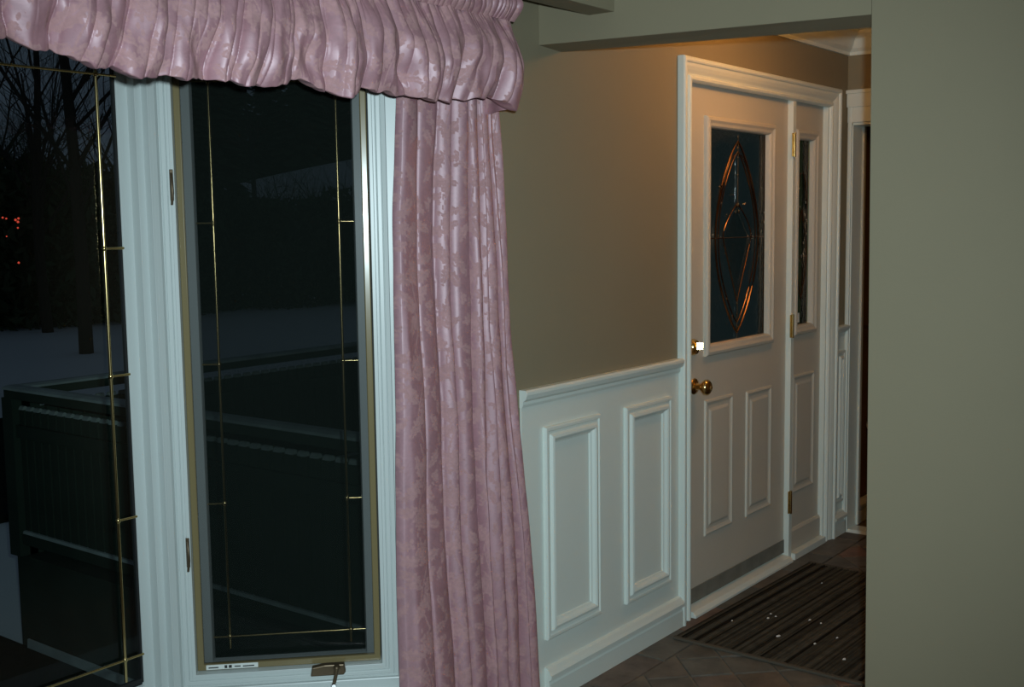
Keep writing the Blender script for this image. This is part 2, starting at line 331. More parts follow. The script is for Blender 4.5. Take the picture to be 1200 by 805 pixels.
def bars(parent, xl, xr, zb, zt, vx, hz, stubs, y, r=0.0042):
    for x in vx: G().tube([(x, y, zb), (x, y, zt)], r, 8).obj('grille_bar', M['brassg'], parent, smooth=True)
    for z in hz: G().tube([(xl, y, z), (xr, y, z)], r * .8, 8).obj('grille_bar', M['brassg'], parent, smooth=True)
    for z in stubs:
        G().tube([(vx[-1], y, z), (xr, y, z)], r * .8, 8).obj('grille_bar', M['brassg'], parent, smooth=True)
        G().tube([(xl, y, z), (vx[0], y, z)], r * .8, 8).obj('grille_bar', M['brassg'], parent, smooth=True)
    for x in vx:
        for z in list(hz) + list(stubs):
            G().lathe([(-.006, .0045), (-.003, .0065), (.003, .0065), (.006, .0045)], (x, y, z), (0, 0, 1), 10).obj('grille_joint', M['brassg'], parent, smooth=True)
bars(w1, BX0 + .075, -2.007, 0.36, 2.045, (-3.50, -2.062), (0.418, 1.90), (1.475, 1.155, 0.785), 0.020)

# ------------------------------------------------------------------ casement on the angled side of the bay
w2 = thing('window_2', 'narrow casement window with tan screen frame beside the pink curtain', 'window', (-1.935, .435, 0), -PI / 4, kind='structure')
CWR = 0.598
g = G(); g.frame(0.018, CWR, 0.297, 2.12, [(0, 0.0), (0.0, 0.004), (0.010, 0.006), (0.012, 0.003), (0.014, 0.006), (0.024, 0.006), (0.0255, 0.003), (0.027, 0.006), (0.034, 0.006), (0.0345, 0.011), (0.044, 0.011), (0.045, -0.012), (0.048, -0.05)])
g.obj('window_frame', M['vinyl'], w2, bevel=0.0008)
G().box(0.022, 0.63, -0.016, 0.02, 0.268, 0.304).obj('frame_ledge', M['vinyl'], w2, bevel=0.003)
G().box(0.5985, 0.66, -0.004, 0.05, 0.268, 2.12).obj('jamb_board', M['vinyl'], w2, bevel=0.001)
SX0, SX1, SZ0, SZ1 = 0.0635, 0.5500, 0.343, 2.075
g = G(); g.frame(SX0, SX1, SZ0, SZ1, [(0, -0.012), (0, 0.0), (0.002, 0.002), (0.015, 0.002), (0.017, 0.0), (0.017, -0.014)], y0=0.012)
sf = g.obj('screen_frame', M['tan'], w2, bevel=0.0006)
G().box(SX0 + .012, SX1 - .012, 0.0225, 0.0228, SZ0 + .012, SZ1 - .012).obj('insect_screen', M['screen'], w2)
g = G(); g.frame(0.064, 0.5495, 0.318, 2.085, [(0, 0.004), (0.036, 0.004), (0.038, -0.004), (0.040, -0.02)], y0=0.042)
g.obj('sash', M['vinyl'], w2, bevel=0.0008)
G().box(0.095, 0.520, 0.060, 0.063, 0.352, 2.055).obj('glass_pane', M['glass'], w2)
bars(w2, 0.103, 0.5115, 0.385, 2.04, (0.146, 0.471), (0.418, 1.90), (1.535, 1.163, 0.787), 0.056, 0.0034)
def lever(z, s):
    G().box(0.050, 0.060, -0.012, -0.004, z - .04, z + .04).obj('latch', M['bronze'], w2, bevel=0.002)
    G().tube([(0.055, -.012, z + .03), (0.057, -.02, z + .012), (0.058, -.021, z - .02), (0.054, -.014, z - .05)], [.003, .004, .004, .003], 8).obj('latch_lever', M['bronze'], w2, smooth=True)
lever(1.632, 1); lever(0.675, 1)
g = G(); g.prism([(0.362, 0.322), (0.366, 0.346), (0.40, 0.352), (0.452, 0.352), (0.456, 0.330), (0.45, 0.322)], 'y', -0.026, -0.004)
ck = g.obj('crank_housing', M['bronze'], w2, bevel=0.003)
g = G(); g.lathe([(0, .009), (.012, .008), (.016, .004)], (0.432, -0.026, 0.345), (0, -1, 0), 14); g.tube([(0.432, -.036, 0.345), (0.430, -.040, 0.33), (0.424, -.042, 0.305)], [.006, .005, .005], 8)
g.obj('crank_handle', M['bronze'], w2, smooth=True)
G().lathe([(0, .006), (.010, .008), (.016, .005)], (0.424, -0.042, 0.305), (0, -1, 0), 14).obj('crank_knob', M['chrome'], w2, smooth=True)
lb = G().box(0.086, 0.222, 0.0088, 0.0100, 0.3455, 0.3585).obj('sticker', M['label'], w2); lb['label'] = 'small white sticker with dark print'
lb.rotation_euler = (0, 0, 0)
for (a, b, c, d) in ((.092, .118, .3495, .3525), (.134, .141, .348, .356), (.145, .153, .348, .356), (.160, .176, .350, .353), (.182, .212, .3495, .3525)):
    G().box(a, b, 0.0080, 0.0088, c, d).obj('print_mark', M['ink'], lb)

# ------------------------------------------------------------------ wainscot, chair rail, baseboard
g = G(); g.box(-0.967, 0.0, -0.006, 0.0, 0.0, 1.0); g.box(1.483, XC, -0.006, 0.0, 0.0, .98)
wb = g.obj('wainscot_board', M['trim'], wallA)
def panel(x0, x1, z0, z1):
    g = G(); g.frame(x0, x1, z0, z1, [(0, 0), (0, .011), (.004, .014), (.012, .014), (.016, .010), (.024, .009), (.030, .018), (.038, .020), (.044, .016), (.050, .008), (.056, .005), (.058, .0)], y0=-.006)
    return g.obj('panel_moulding', M['trim'], wallA)
panel(-0.859, -0.545, 0.205, 0.890); panel(-0.385, -0.070, 0.190, 0.888); panel(1.50, 1.60, 0.16, 0.90)
cr = [(0, 0.965), (-.010, .966), (-.014, .975), (-.014, .984), (-.024, .992), (-.030, 1.006), (-.030, 1.014), (-.024, 1.020), (0, 1.020)]
for i, (a, b) in enumerate(((-0.969, 0.0), (1.483, XC))):
    g = G(); g.prism(cr, 'x', a, b)
    tag(g.obj('trim_%d' % (4 + i), M['trim']), ('white chair rail along the wall between curtain and front door' if i == 0 else 'short piece of white chair rail past the sidelight'), 'chair rail', kind='structure')
bb = [(0, 0), (-.020, 0), (-.020, .062), (-.017, .068), (-.017, .074), (-.026, .080), (-.027, .092), (-.020, .100), (-.012, .112), (0, .116)]
for i, (a, b) in enumerate(((-0.862, 0.0), (1.483, XC))):
    g = G(); g.prism([(y - .006, z) for y, z in bb], 'x', a, b)
    tag(g.obj('baseboard_front' if i == 0 else 'baseboard_foyer', M['trim']), ('white moulded baseboard under the wainscot panels' if i == 0 else 'short white baseboard past the sidelight'), 'baseboard', kind='structure')

# ------------------------------------------------------------------ entrance: casing, frame, door, sidelight
g = G(); g.frame(0.0, 1.483, 0.0, 2.118, [(0, 0), (0, .024), (.004, .030), (.014, .031), (.019, .028), (.021, .021), (.032, .020), (.045, .015), (.056, .008), (.063, .006), (.065, .013), (.070, .017), (.078, .016), (.084, .008), (.087, .0)], closed=False)
tag(g.obj('trim_6', M['trim']), 'white moulded casing around the front door and sidelight', 'door casing', kind='structure')
DY = 0.022
g = G(); g.frame(0.083, 1.402, 0.0, 2.078, [(0, 0), (0.0, .024), (0.016, .024), (0.018, -.01), (0.018, -.09)], y0=DY, closed=False)
g.box(1.003, 1.034, DY - .024, DY + .06, 0, 2.06); g.obj('trim_7', M['trim'], bevel=0.001); fr = bpy.data.objects['trim_7']
tag(fr, 'white door frame with the mullion between door and sidelight', 'door frame', kind='structure')
g = G(); g.prism([(-.026, 0.0), (-.026, .010), (-.012, .024), (.06, .034), (.06, 0.0)], 'x', 0.10, 1.003); g.prism([(-.02, 0.0), (-.02, .03), (.06, .034), (.06, 0)], 'x', 1.034, 1.385)
tag(g.obj('trim_8', M['trim'], bevel=0.002), 'pale door sill under the front door and sidelight', 'door sill', kind='structure')
d1 = thing('door_1', 'white front door with leaded oval glass and brass knob', 'door', (0, DY, 0), kind='structure')
def slab(parent, x0, x1, z0, z1, lx0, lx1, lz0, lz1, th=.044):
    g = G(); g.box(x0, lx0, 0, th, z0, z1); g.box(lx1, x1, 0, th, z0, z1); g.box(lx0, lx1, 0, th, z0, lz0); g.box(lx0, lx1, 0, th, lz1, z1)
    g.obj('door_slab' if parent is d1 else 'sidelight_slab', M['door'], parent)
    G().frame(lx0, lx1, lz0, lz1, [(.001, -.021), (.001, -.046), (.004, -.046), (.004, -.021)]).obj('dark_reveal_sleeve', M['dark'], parent)  # black sleeve added so the lit opening edges behind the glass look dark
EMB = [(0, 0), (.003, .006), (.010, .008), (.016, .004), (.024, .0012), (.036, .0012), (.046, .006), (.05, .0065)]
LITE = [(0, 0), (0, .012), (.006, .018), (.016, .020), (.026, .014), (.036, .012), (.042, .006), (.044, -.012)]
slab(d1, 0.102, 1.000, 0.036, 2.055, 0.262, 0.822, 1.03, 1.89)
for (a, b, c, d) in ((0.250, 0.488, 0.283, 0.826), (0.612, 0.852, 0.283, 0.816)):
    G().frame(a, b, c, d, EMB, cap=True).obj('embossed_panel', M['door'], d1)
G().frame(0.240, 0.848, 1.000, 1.922, LITE).obj('lite_frame', M['door'], d1)
G().box(0.262, 0.822, 0.014, 0.020, 1.03, 1.89).obj('glass_pane', M['leaded'], d1)
G().box(0.104, 1.0, -.004, 0.0, 0.038, 0.098).obj('door_sweep', M['sweep'], d1, bevel=.001)
def came(parent, pts, r=0.0028, m='copper'):
    return G().tube([(x, 0.010, z) for x, z in pts], r, 6).obj('came', M[m], parent, smooth=True)
def ell(cx, cz, a, b, t0, t1, n=28, p=1.0):
    out = []
    for i in range(n + 1):
        t = t0 + (t1 - t0) * i / n; out.append((cx + a * math.copysign(abs(math.sin(t)) ** p, math.sin(t)), cz + b * math.cos(t)))
    return out
cx = 0.545; cz = 1.455
for s in (-1, 1):
    came(d1, [(cx + s * .190 * math.sin(PI * t) ** .8, cz + .385 * (1 - 2 * t)) for t in [i / 30 for i in range(31)]], .0042)
    came(d1, [(cx + s * .165 * math.sin(PI * t) ** .8, cz + .345 * (1 - 2 * t)) for t in [i / 30 for i in range(31)]])
    came(d1, [(cx + s * .120 * math.sin(PI * min(1, t * .5 / .38) / 1) if t < .38 * 0 else cx + s * .125 * (math.sin(PI / 2 * t / .36) if t < .36 else (1 - (t - .36) / .64)), cz + .14 - .40 * t) for t in [i / 26 for i in range(27)]])
    came(d1, [(cx + s * (.03 + .15 * t), cz + .33 - .26 * t ** 1.6) for t in [i / 12 for i in range(13)]], .0024)
    came(d1, [(cx + s * .245, 1.045), (cx + s * .245, 1.88)], .0022)
came(d1, [(cx, cz + .41), (cx, cz + .14)], .003, 'chrome'); came(d1, [(cx, cz - .26), (cx, cz - .41)], .003, 'chrome')
came(d1, [(cx - .245, cz), (cx + .245, cz)], .0022)
random.seed(2)
def gem(parent, x, z, r, m='chrome'):  # small facets: jewels, and added glints of the glass
    G().lathe([(-r * .6, r * .3), (-r * .2, r), (r * .2, r), (r * .6, r * .3)], (x, 0.010, z), (0, 1, 0), 6).obj('jewel_glint', M[m], parent)
for (dx, dz, r) in ((0, .40, .006), (0, .36, .006), (0, .32, .006), (0, .25, .007), (0, .13, .011), (.01, .105, .008), (-.02, .10, .006), (0, -.27, .006), (0, -.31, .006), (0, -.36, .007), (-.155, .20, .007), (-.19, 0, .006), (.19, 0, .006), (-.11, .05, .005), (-.12, -.03, .005), (.12, -.05, .005), (-.245, 0.02, .005), (.245, .06, .006), (.245, .1, .006), (.245, .02, .005), (.245, -.14, .005), (-.1, .27, .005), (-.13, .16, .005)):
    gem(d1, cx + dx, cz + dz, r, 'bevelled' if r < .0055 else 'chrome')
for i in range(34):  # random metal chips added as sparkles along the cames
    t_ = random.random(); s_ = random.choice((-1, 1)); w_ = random.choice((.19, .165, .12))
    gem(d1, cx + s_ * w_ * math.sin(PI * t_) ** .8, cz + (.36 if w_ > .13 else .2) * (1 - 2 * t_), random.uniform(.003, .0055), random.choice(('chrome', 'copper')))
# bevelled glass panes in the centre
g = G(); pts = [(cx, cz + .13), (cx + .115, cz), (cx, cz - .25), (cx - .115, cz)]
g.add([(x, 0.0135, z) for x, z in pts] + [(cx + (x - cx) * .8, 0.009, cz + (z - cz) * .8) for x, z in pts], [(0, 1, 5, 4), (1, 2, 6, 5), (2, 3, 7, 6), (3, 0, 4, 7), (4, 5, 6, 7)])
g.obj('bevelled_pane', M['bevelled'], d1)
# hardware
def knob(x, z):
    k = G().lathe([(0, .030), (.004, .032), (.010, .028), (.014, .014), (.034, .012), (.040, .022), (.050, .030), (.062, .030), (.070, .022), (.074, .008)], (x, 0, z), (0, -1, 0), 24).obj('door_knob', M['brass'], d1, smooth=True)
    G().lathe([(0, .008), (.004, .007)], (x, -.074, z), (0, -1, 0), 12).obj('knob_button', M['brass'], k)
knob(0.164, 0.893)
G().lathe([(0, .032), (.006, .032), (.016, .026), (.018, .010)], (0.158, 0, 1.045), (0, -1, 0), 24).obj('deadbolt_rosette', M['brass'], d1, smooth=True)
tt_ = G().box(-.013, .013, -.004, .004, -.012, .016).obj('deadbolt_thumbturn', M['brass'], d1, bevel=.0015, loc=(0.158, -.030, 1.048)); tt_.rotation_euler = (-.10, 0, math.radians(-61))
G().box(0.098, 0.106, -0.006, 0.02, 0.870, 0.918).obj('latch_plate', M['bronze'], d1)
for z in (1.845, 1.06, 0.272):
    h = G().box(0.988, 1.020, -.028, -.0245, z - .05, z + .05).obj('hinge_leaf', M['brass'], d1)
    G().tube([(1.004, -.031, z - .052), (1.004, -.031, z + .052)], .0065, 10).obj('hinge_pin', M['brass'], h, smooth=True)
# sidelight
w3 = thing('window_3', 'narrow sidelight with leaded glass next to the front door', 'window', (0, DY, 0), kind='structure')
slab(w3, 1.034, 1.384, 0.034, 2.055, 1.095, 1.270, 1.04, 1.895)
G().frame(1.062, 1.308, 1.010, 1.918, LITE).obj('lite_frame', M['door'], w3)
G().box(1.09, 1.275, 0.014, 0.020, 1.03, 1.90).obj('glass_pane', M['leaded'], w3)
G().frame(1.072, 1.312, 0.290, 0.830, EMB, cap=True).obj('embossed_panel', M['door'], w3)
g = G(); g.prism([(-.012, .034), (-.012, .120), (-.006, .130), (0, .132), (0, .034)], 'x', 1.034, 1.384); g.obj('base_rail', M['door'], w3)
cx2 = 1.18
for s in (-1, 1):
    came(w3, [(cx2 + s * .05 * math.sin(PI * t), 1.55 - .40 * t + .02) for t in [i / 20 for i in range(21)]])
    came(w3, [(cx2 + s * .062, 1.05), (cx2 + s * .062, 1.88)], .0022)
    came(w3, [(cx2 + s * (.06 - .05 * t), 1.57 + .16 * math.sin(PI / 2 * t)) for t in [i / 10 for i in range(11)]])
came(w3, [(cx2 - .07, 1.36), (cx2 + .07, 1.36)], .0022)
for (dx, z, r) in ((-.04, 1.72, .006), (-.03, 1.66, .005), (-.02, 1.58, .006), (.04, 1.60, .006), (.05, 1.52, .007), (.05, 1.46, .006), (.02, 1.42, .006), (0, 1.36, .007), (-.02, 1.34, .005), (0, 1.18, .005)): gem(w3, cx2 + dx, z, r)
st = G().box(1.122, 1.175, 0.0125, 0.0138, 1.062, 1.105).obj('sticker', M['label'], w3); st['label'] = 'small pale sticker in the corner of the glass'

# ------------------------------------------------------------------ powder room doorway trim and fittings
g = G(); CPR = [(0, 0), (0, .014), (.004, .018), (.02, .018), (.028, .012), (.034, .010), (.036, 0)]
g.box(XC - .014, XC, -.026, -.008, 0, 2.05); g.box(XC - .010, XC, PY1 - .08, -.004, 1.975, 2.05); g.box(XC - .018, XC, PY1 - .08, -.002, 2.046, 2.112); g.box(XC - .026, XC, PY1 - .09, 0.0, 2.108, 2.126)
g.box(XC - .014, XC, PY1 - .08, PY1, 0, 1.975)
tag(g.obj('trim_9', M['trim'], bevel=.003), 'white casing around the open powder room doorway', 'door casing', kind='structure')
g = G(); g.box(XC, XC + .13, PY0 - .010, PY0, 0.012, 1.975); g.box(XC, XC + .13, PY1, PY0, 1.963, 1.975); g.box(XC + .115, XC + .14, PY0 - .022, PY0 - .010, 0.012, 1.963); g.box(XC, XC + .13, PY1, PY1 + .012, .012, 1.975)
tag(g.obj('trim_10', M['trim'], bevel=.0015), 'white jamb lining of the powder room doorway', 'door jamb', kind='structure')
g = G(); g.prism(bb, 'x', XC + .12, 2.9)
tag(g.obj('baseboard_powder_room', M['trim']), 'white baseboard of the brown room beyond the doorway', 'baseboard', kind='structure')
tb = thing('towel_bar', 'chrome towel bar on the brown wall beyond the doorway', 'towel bar', (1.84, 0, 0.99))
for x in (0.0, 0.45): G().lathe([(0, .018), (.006, .018), (.01, .008), (.05, .008)], (x, 0, 0), (0, -1, 0), 14).obj('bracket', M['chrome'], tb, smooth=True)
G().tube([(-.01, -.05, 0), (.46, -.05, 0)], .008, 10).obj('bar', M['chrome'], tb, smooth=True)
tp = thing('toilet_paper', 'white toilet paper roll in its holder on the brown wall', 'toilet paper', (1.90, 0, 0.49))
G().tube([(0, 0, .02), (0, -.065, .02), (.13, -.065, .0)], .005, 8).obj('holder', M['chrome'], tp, smooth=True)
G().lathe([(0, .018), (0, .05), (.10, .05), (.10, .018)], (.015, -.06, 0), (1, 0, 0), 24).obj('roll', M['paper'], tp)

# ================================================================== CURTAINS
def n2(u, v, sx, sy, seed, oct=3):
    rs = np.random.RandomState(seed); out = np.zeros_like(u); amp = 1.0; tot = 0
    for k in range(oct):
        t = np.zeros_like(u)
        for _ in range(5):
            a = rs.uniform(0, 2 * PI); t += np.sin(2 * PI * (u * sx * math.cos(a) + v * sy * math.sin(a)) + rs.uniform(0, 2 * PI))
        out += amp * t / 2.2; tot += amp; amp *= .5; sx *= 2.03; sy *= 2.03
    return out / tot
def motif(u, v, tw=0.165, th=0.25, scale=1.0):
    """damask pattern in cloth metres: leaves, a flower head and sprigs, half-drop repeat"""
    rs = np.random.RandomState(11)
    col = np.floor(u / tw); vv = v + (col % 2) * th * .5
    row = np.floor(vv / th); x = ((u / tw - col) - .5) * np.where((col + row) % 2 == 0, 1, -1); y = (vv / th - row) - .5; y = y * np.where((col + 2 * row) % 3 == 0, -1, 1)
    x = x * tw; y = y * th
    wob = 0.004 * np.sin(u * 190 + 3 * np.sin(v * 150)) + .003 * np.sin(v * 260 + 2 * np.sin(u * 170))
    m = np.zeros_like(u)
    def leaf(cx, cy, ang, L, w):
        c, s = math.cos(ang), math.sin(ang); a = (x - cx) * c + (y - cy) * s; b = -(x - cx) * s + (y - cy) * c
        t = np.clip(a / L, 0, 1); wd = w * np.sin(PI * t ** .8) * (1 + .22 * np.sin(t * 38))
        ins = (a > 0) & (a < L) & (np.abs(b + wob * .5) < wd)
        vein = (np.abs(b) < .0016) | (np.abs(np.sin((a - np.abs(b) * .9) * 340)) < .18)
        return np.where(ins, np.where(vein, .35, 1.0), 0)
    for args in ((-.01, -.02, 2.3, .085, .017), (.0, -.03, .75, .085, .018), (-.02, .05, 2.7, .07, .015), (.02, .045, .4, .07, .014), (.0, -.03, -1.2, .075, .014), (.0, -.05, -2.2, .075, .016), (-.09, -.10, .9, .07, .013), (.095, -.11, 2.2, .07, .013), (-.085, .115, -.3, .06, .012)):
        m = np.maximum(m, leaf(*args))
    for (cx, cy, R) in ((0, .075, .034), (-.075, -.02, .020), (.08, .0, .018)):
        dx, dy = x - cx, y - cy; r = np.hypot(dx, dy); t = np.arctan2(dy, dx)
        pet = R * (.72 + .28 * np.abs(np.cos(t * 3.5)))
        m = np.maximum(m, np.where(r < pet + wob, np.where(np.sin(r * 520 + 2 * np.cos(t * 5)) > -.55, 1, .3), 0))
    for k in range(9):     # sprigs
        cx = -.04 + .01 * k; cy = .118 + .016 * math.sin(k * 2.1)
        m = np.maximum(m, np.where(np.hypot(x - cx, (y - cy) * .6) < .0042, .9, 0))
    st = np.abs(x - .012 * np.sin(y * 30)) < .0022
    m = np.maximum(m, np.where(st & (y < .06), .9, 0))
    return m
def grid_obj(name, X, Y, Z, mo, m, parent=None):
    nu, nv = X.shape
    V = np.stack([X, Y, Z], -1).reshape(-1, 3); idx = np.arange(nu * nv).reshape(nu, nv)
    Fq = np.stack([idx[:-1, :-1], idx[1:, :-1], idx[1:, 1:], idx[:-1, 1:]], -1).reshape(-1, 4)
    me = bpy.data.meshes.new(name); me.vertices.add(len(V)); me.vertices.foreach_set('co', V.astype(np.float32).ravel())
    me.loops.add(Fq.size); me.loops.foreach_set('vertex_index', Fq.astype(np.int32).ravel())
    me.polygons.add(len(Fq)); me.polygons.foreach_set('loop_start', (np.arange(len(Fq)) * 4).astype(np.int32)); me.polygons.foreach_set('loop_total', np.full(len(Fq), 4, np.int32))
    me.update(calc_edges=True)
    at = me.attributes.new('motif', 'FLOAT', 'POINT'); at.data.foreach_set('value', mo.astype(np.float32).ravel())
    me.shade_smooth(); me.materials.append(m)
    o = bpy.data.objects.new(name, me); COL.objects.link(o)
    if parent: o.parent = parent
    return o
# --- long side panel
ct = thing('curtain', 'long pink damask curtain panel hanging in folds beside the casement', 'curtain', (-1.35, -.1, 0))
nu, nv = 300, 760
u = np.linspace(0, 1, nu)[:, None] * np.ones((1, nv)); v = np.ones((nu, 1)) * np.linspace(0, 1, nv)[None, :]
Zc = 2.0 - 1.985 * v
zk = [2.0, 1.83, 1.23, .35, 0.0][::-1]
xl = np.interp(Zc, zk, [-1.520, -1.522, -1.556, -1.558, -1.560][::-1]); xr = np.interp(Zc, zk, [-1.115, -1.112, -1.085, -1.000, -.98][::-1])
val = np.array([0.0, .19, .37, .45, .58, .66, .74, .83, .91, 1.0]); amp = np.array([.016, .022, .038, .040, .044, .040, .040, .044, .036])
um = u + .012 * np.sin(3.1 * Zc + 9 * u) * np.sin(PI * u) + .006 * np.sin(7 * Zc + 25 * u) * np.sin(PI * u)
um = np.clip(um, 0, 1)
k = np.clip(np.searchsorted(val, um, side='right') - 1, 0, len(amp) - 1)
tt = (um - val[k]) / (val[k + 1] - val[k])
grow = np.interp(Zc, [0, 1.2, 2.0], [1.15, 1.0, .75])
Yc = -.045 - amp[k] * grow * np.sin(PI * np.clip(tt, 0, 1)) ** .45 - .012 * grow * np.sin(u * 9 + Zc * 1.3) - .006 * n2(u, Zc, 2.5, 1.2, 5)
Xc = xl + (xr - xl) * (u + .010 * np.sin(u * 47 + Zc * .8))
Yc[0, :] += .02; Yc[-1, :] += .02
ds = np.hypot(np.diff(Xc[:, 300]), np.diff(Yc[:, 300])); cu = np.concatenate([[0], np.cumsum(ds)])[:, None] * np.ones((1, nv))
panel_o = grid_obj('curtain_panel', Xc + 1.35, Yc + .1, Zc, motif(cu, Zc + .05), M['damask'], ct)
# --- balloon valance
vl = thing('valance', 'puffed pink damask balloon valance across the top of the bay window', 'valance', (-2.6, -.13, 0))
X0v, X1v = -4.15, -1.215
nu, nv = 2200, 190
s = np.linspace(0, 1, nu)[:, None] * np.ones((1, nv)); v = np.ones((nu, 1)) * np.linspace(0, 1, nv)[None, :]
Xs = X0v + (X1v - X0v) * s
px = [-4.15, -3.6, -3.2, -2.9, -2.72, -2.64, -2.56, -2.50, -2.41, -2.33, -2.24, -2.17, -2.09, -1.99, -1.93, -1.88, -1.82, -1.74, -1.64, -1.56, -1.49, -1.42, -1.36, -1.30, -1.25, -1.165]
pz = [1.84, 1.83, 1.845, 1.83, 1.85, 1.838, 1.832, 1.812, 1.800, 1.806, 1.808, 1.812, 1.812, 1.83, 1.812, 1.805, 1.822, 1.838, 1.822, 1.818, 1.826, 1.842, 1.848, 1.838, 1.822, 1.834]
zb = np.interp(Xs, px, pz) + .004 * n2(s * 3, v * 0, 18, 1, 31, 2)
ZT = 2.085
tv = np.clip(v / .86, 0, 1); tuck = np.clip((v - .86) / .14, 0, 1)
Zs = ZT + (zb - ZT) * tv ** 1.0
bulge = .010 + .058 * np.sin(PI * np.clip(tv, 0, 1) ** 1.25 * .80) 
L = s * 2.985
warp = .030 * n2(L, v * .3, 1.2, 1.6, 3, 1) + .020 * tv * n2(L, v * .3, 3.0, 3.0, 8, 1)
def folds(Lw, w0, w1, seed):
    rr = np.random.RandomState(seed); b = [-.3]
    while b[-1] < 3.4: b.append(b[-1] + rr.uniform(w0, w1))
    b = np.array(b); k = np.clip(np.searchsorted(b, Lw, side='right') - 1, 0, len(b) - 2); t = (Lw - b[k]) / (b[k + 1] - b[k])
    am = rr.uniform(.55, 1.0, len(b)); lo = rr.uniform(-.2, .9, len(b))
    return np.sin(PI * np.clip(t, 0, 1)) ** .52 * am[k], lo[k], t
f1, _, _ = folds(L + warp, .065, .15, 12)
f2, lo2, _ = folds(L + warp * .7 + .02 * tv, .028, .065, 22)
fade2 = np.where(lo2 > .35, np.clip(1.25 - tv * 1.3, .1, 1), np.clip(tv * 1.5 - .15, .05, 1))
f3, _, _ = folds(L + .2 * warp, .012, .026, 32)
puff = n2(L, v * .3, 3.5, 4.5, 55, 2)
gath = np.exp(-tv / .14)
Ys = -.020 - bulge - (.034 * f1 * np.clip(.35 + tv * 1.4, 0, 1) + .013 * f2 * fade2 + .012 * f3 * gath) - .012 * puff * tv
Zs = Zs + (.016 * (f1 - .6) * -1) * tv ** 4
wr = n2(L + .5 * warp, v * .3, 16, 4, 77, 2); wr2 = n2(L + .04 * tv, v * .3, 9, 9, 78, 2)
Ys += (.0050 * wr + .0055 * wr2 * tv)
hook = np.exp(-((tv - .80) / .16) ** 2) * np.clip(n2(L, v * .1, 7, 3, 91, 1), 0, 1)
Ys += .026 * hook
Ys = Ys * (1 - .0 * tuck)
# tuck the lower edge back and up towards the lining
Ys = Ys + tuck * (np.abs(Ys) * .80); Zs = Zs + tuck * .030 - .006 * np.sin(PI * tuck)
# right-hand end turns back to the wall
end = np.clip((Xs - (X1v - .075)) / .075, 0, 1); left_end = np.clip(((X0v + .075) - Xs) / .075, 0, 1)
Ys = Ys * (1 - .25 * end ** 3)
mo = motif(L * 1.25, Zs * 1.1 + .3)
grid_obj('valance_puff', Xs + 2.6, Ys + .0, Zs, mo, M['damask'], vl)
# side return of the puff
nz, ny = 60, 30
zz = np.ones((ny, 1)) * np.linspace(ZT, 1.83, nz)[None, :]; yy = np.linspace(0, 1, ny)[:, None] * np.ones((1, nz))
ye = np.interp(zz[0], Zs[-1, :int(nv * .86)][::-1], Ys[-1, :int(nv * .86)][::-1])[None, :]
Yr = ye + (0.125 - ye) * yy; Xr = X1v + .014 * np.sin(yy * 7 + zz * 9) * np.sin(PI * yy) - .0 * yy
grid_obj('valance_return', Xr + 2.6, Yr, zz - .012 * yy, motif(Yr * 1.2, zz), M['damask'], vl)
# gathered heading above the seam
nv2 = 46
v2 = np.ones((nu, 1)) * np.linspace(0, 1, nv2)[None, :]; s2 = np.linspace(0, 1, nu)[:, None] * np.ones((1, nv2)); L2 = s2 * 2.985
zseam = 2.058
Zh = zseam + .075 * v2
fold, _, _ = folds(L2 + .006 * n2(L2, v2 * .1, 6, 4, 61, 1), .012, .030, 62)
Yh = -.056 - .020 * np.sin(PI * np.clip(v2 * 1.1, 0, 1)) - .012 * fold * (.3 + v2) - .006 * n2(L2, v2 * .1, 9, 5, 62, 2) 
grid_obj('valance_heading', X0v + (X1v + .003 - X0v) * s2 + 2.6, Yh, Zh, motif(L2 * 1.3, Zh), M['damask'], vl)
rod = thing('curtain_rod', 'white curtain rod hidden behind the valance heading', 'curtain rod', (-2.6, -.13, 2.03))
G().tube([(-1.52, .02, 0), (1.40, .02, 0)], .009, 10).obj('rod', M['vinyl'], rod, smooth=True)
for x in (-1.50, 1.36): G().box(x - .012, x + .012, .02, .13, -.02, .012).obj('bracket', M['vinyl'], rod)

# ================================================================== THINGS IN THE FOYER
MX0, MX1, MY0, MY1 = -0.15, 1.02, -0.93, -0.075
dm = thing('door_mat', 'dark brown striped ribbed mat on the tiles at the front door', 'door mat', ((MX0 + MX1) / 2, (MY0 + MY1) / 2, 0.001), math.radians(-1.5))
hx, hy = (MX1 - MX0) / 2, (MY1 - MY0) / 2
g = G(); poly = [(-hy, 0.0)]
nr = 62
for i in range(nr):
    a = -hy + 2 * hy * i / nr; b = 2 * hy / nr; h = .0085 + .0015 * random.random()
    poly += [(a + b * .08, .006), (a + b * .25, h), (a + b * .72, h), (a + b * .92, .006)]
poly += [(hy, 0.0)]
g.prism(poly, 'x', -hx + .012, hx - .012); g.obj('ribbed_pile', M['rug'], dm)
for a in (-hx, hx - .018): G().box(a, a + .018, -hy, hy, 0, .0095).obj('binding', M['rugedge'], dm, bevel=.002)
random.seed(9)
ground = [Vector((x, y, 0.012)) for x, y in ((0.290, -0.247), (0.274, -0.275), (0.240, -0.259), (0.085, -0.371), (0.313, -0.396), (0.302, -0.445), (0.192, -0.552), (0.010, -0.649), (0.090, -0.510), (0.762, -0.258), (0.136, -0.161))]
CL = ('topmost pale crumb of the cluster in the middle of the mat', 'middle pale crumb of the cluster on the striped mat', 'left pale crumb of the cluster on the striped mat', 'larger white flake below the cluster on the mat', 'white crumb alone near the centre of the mat', 'pale crumb towards the wall edge on the mat', 'grey crumb on the mat close to the wall edge', 'largest white flake, near the mat corner by the wall', 'dull crumb between the cluster and the wall edge', 'tiny crumb at the far end of the mat', 'tiny crumb near the door side of the mat')
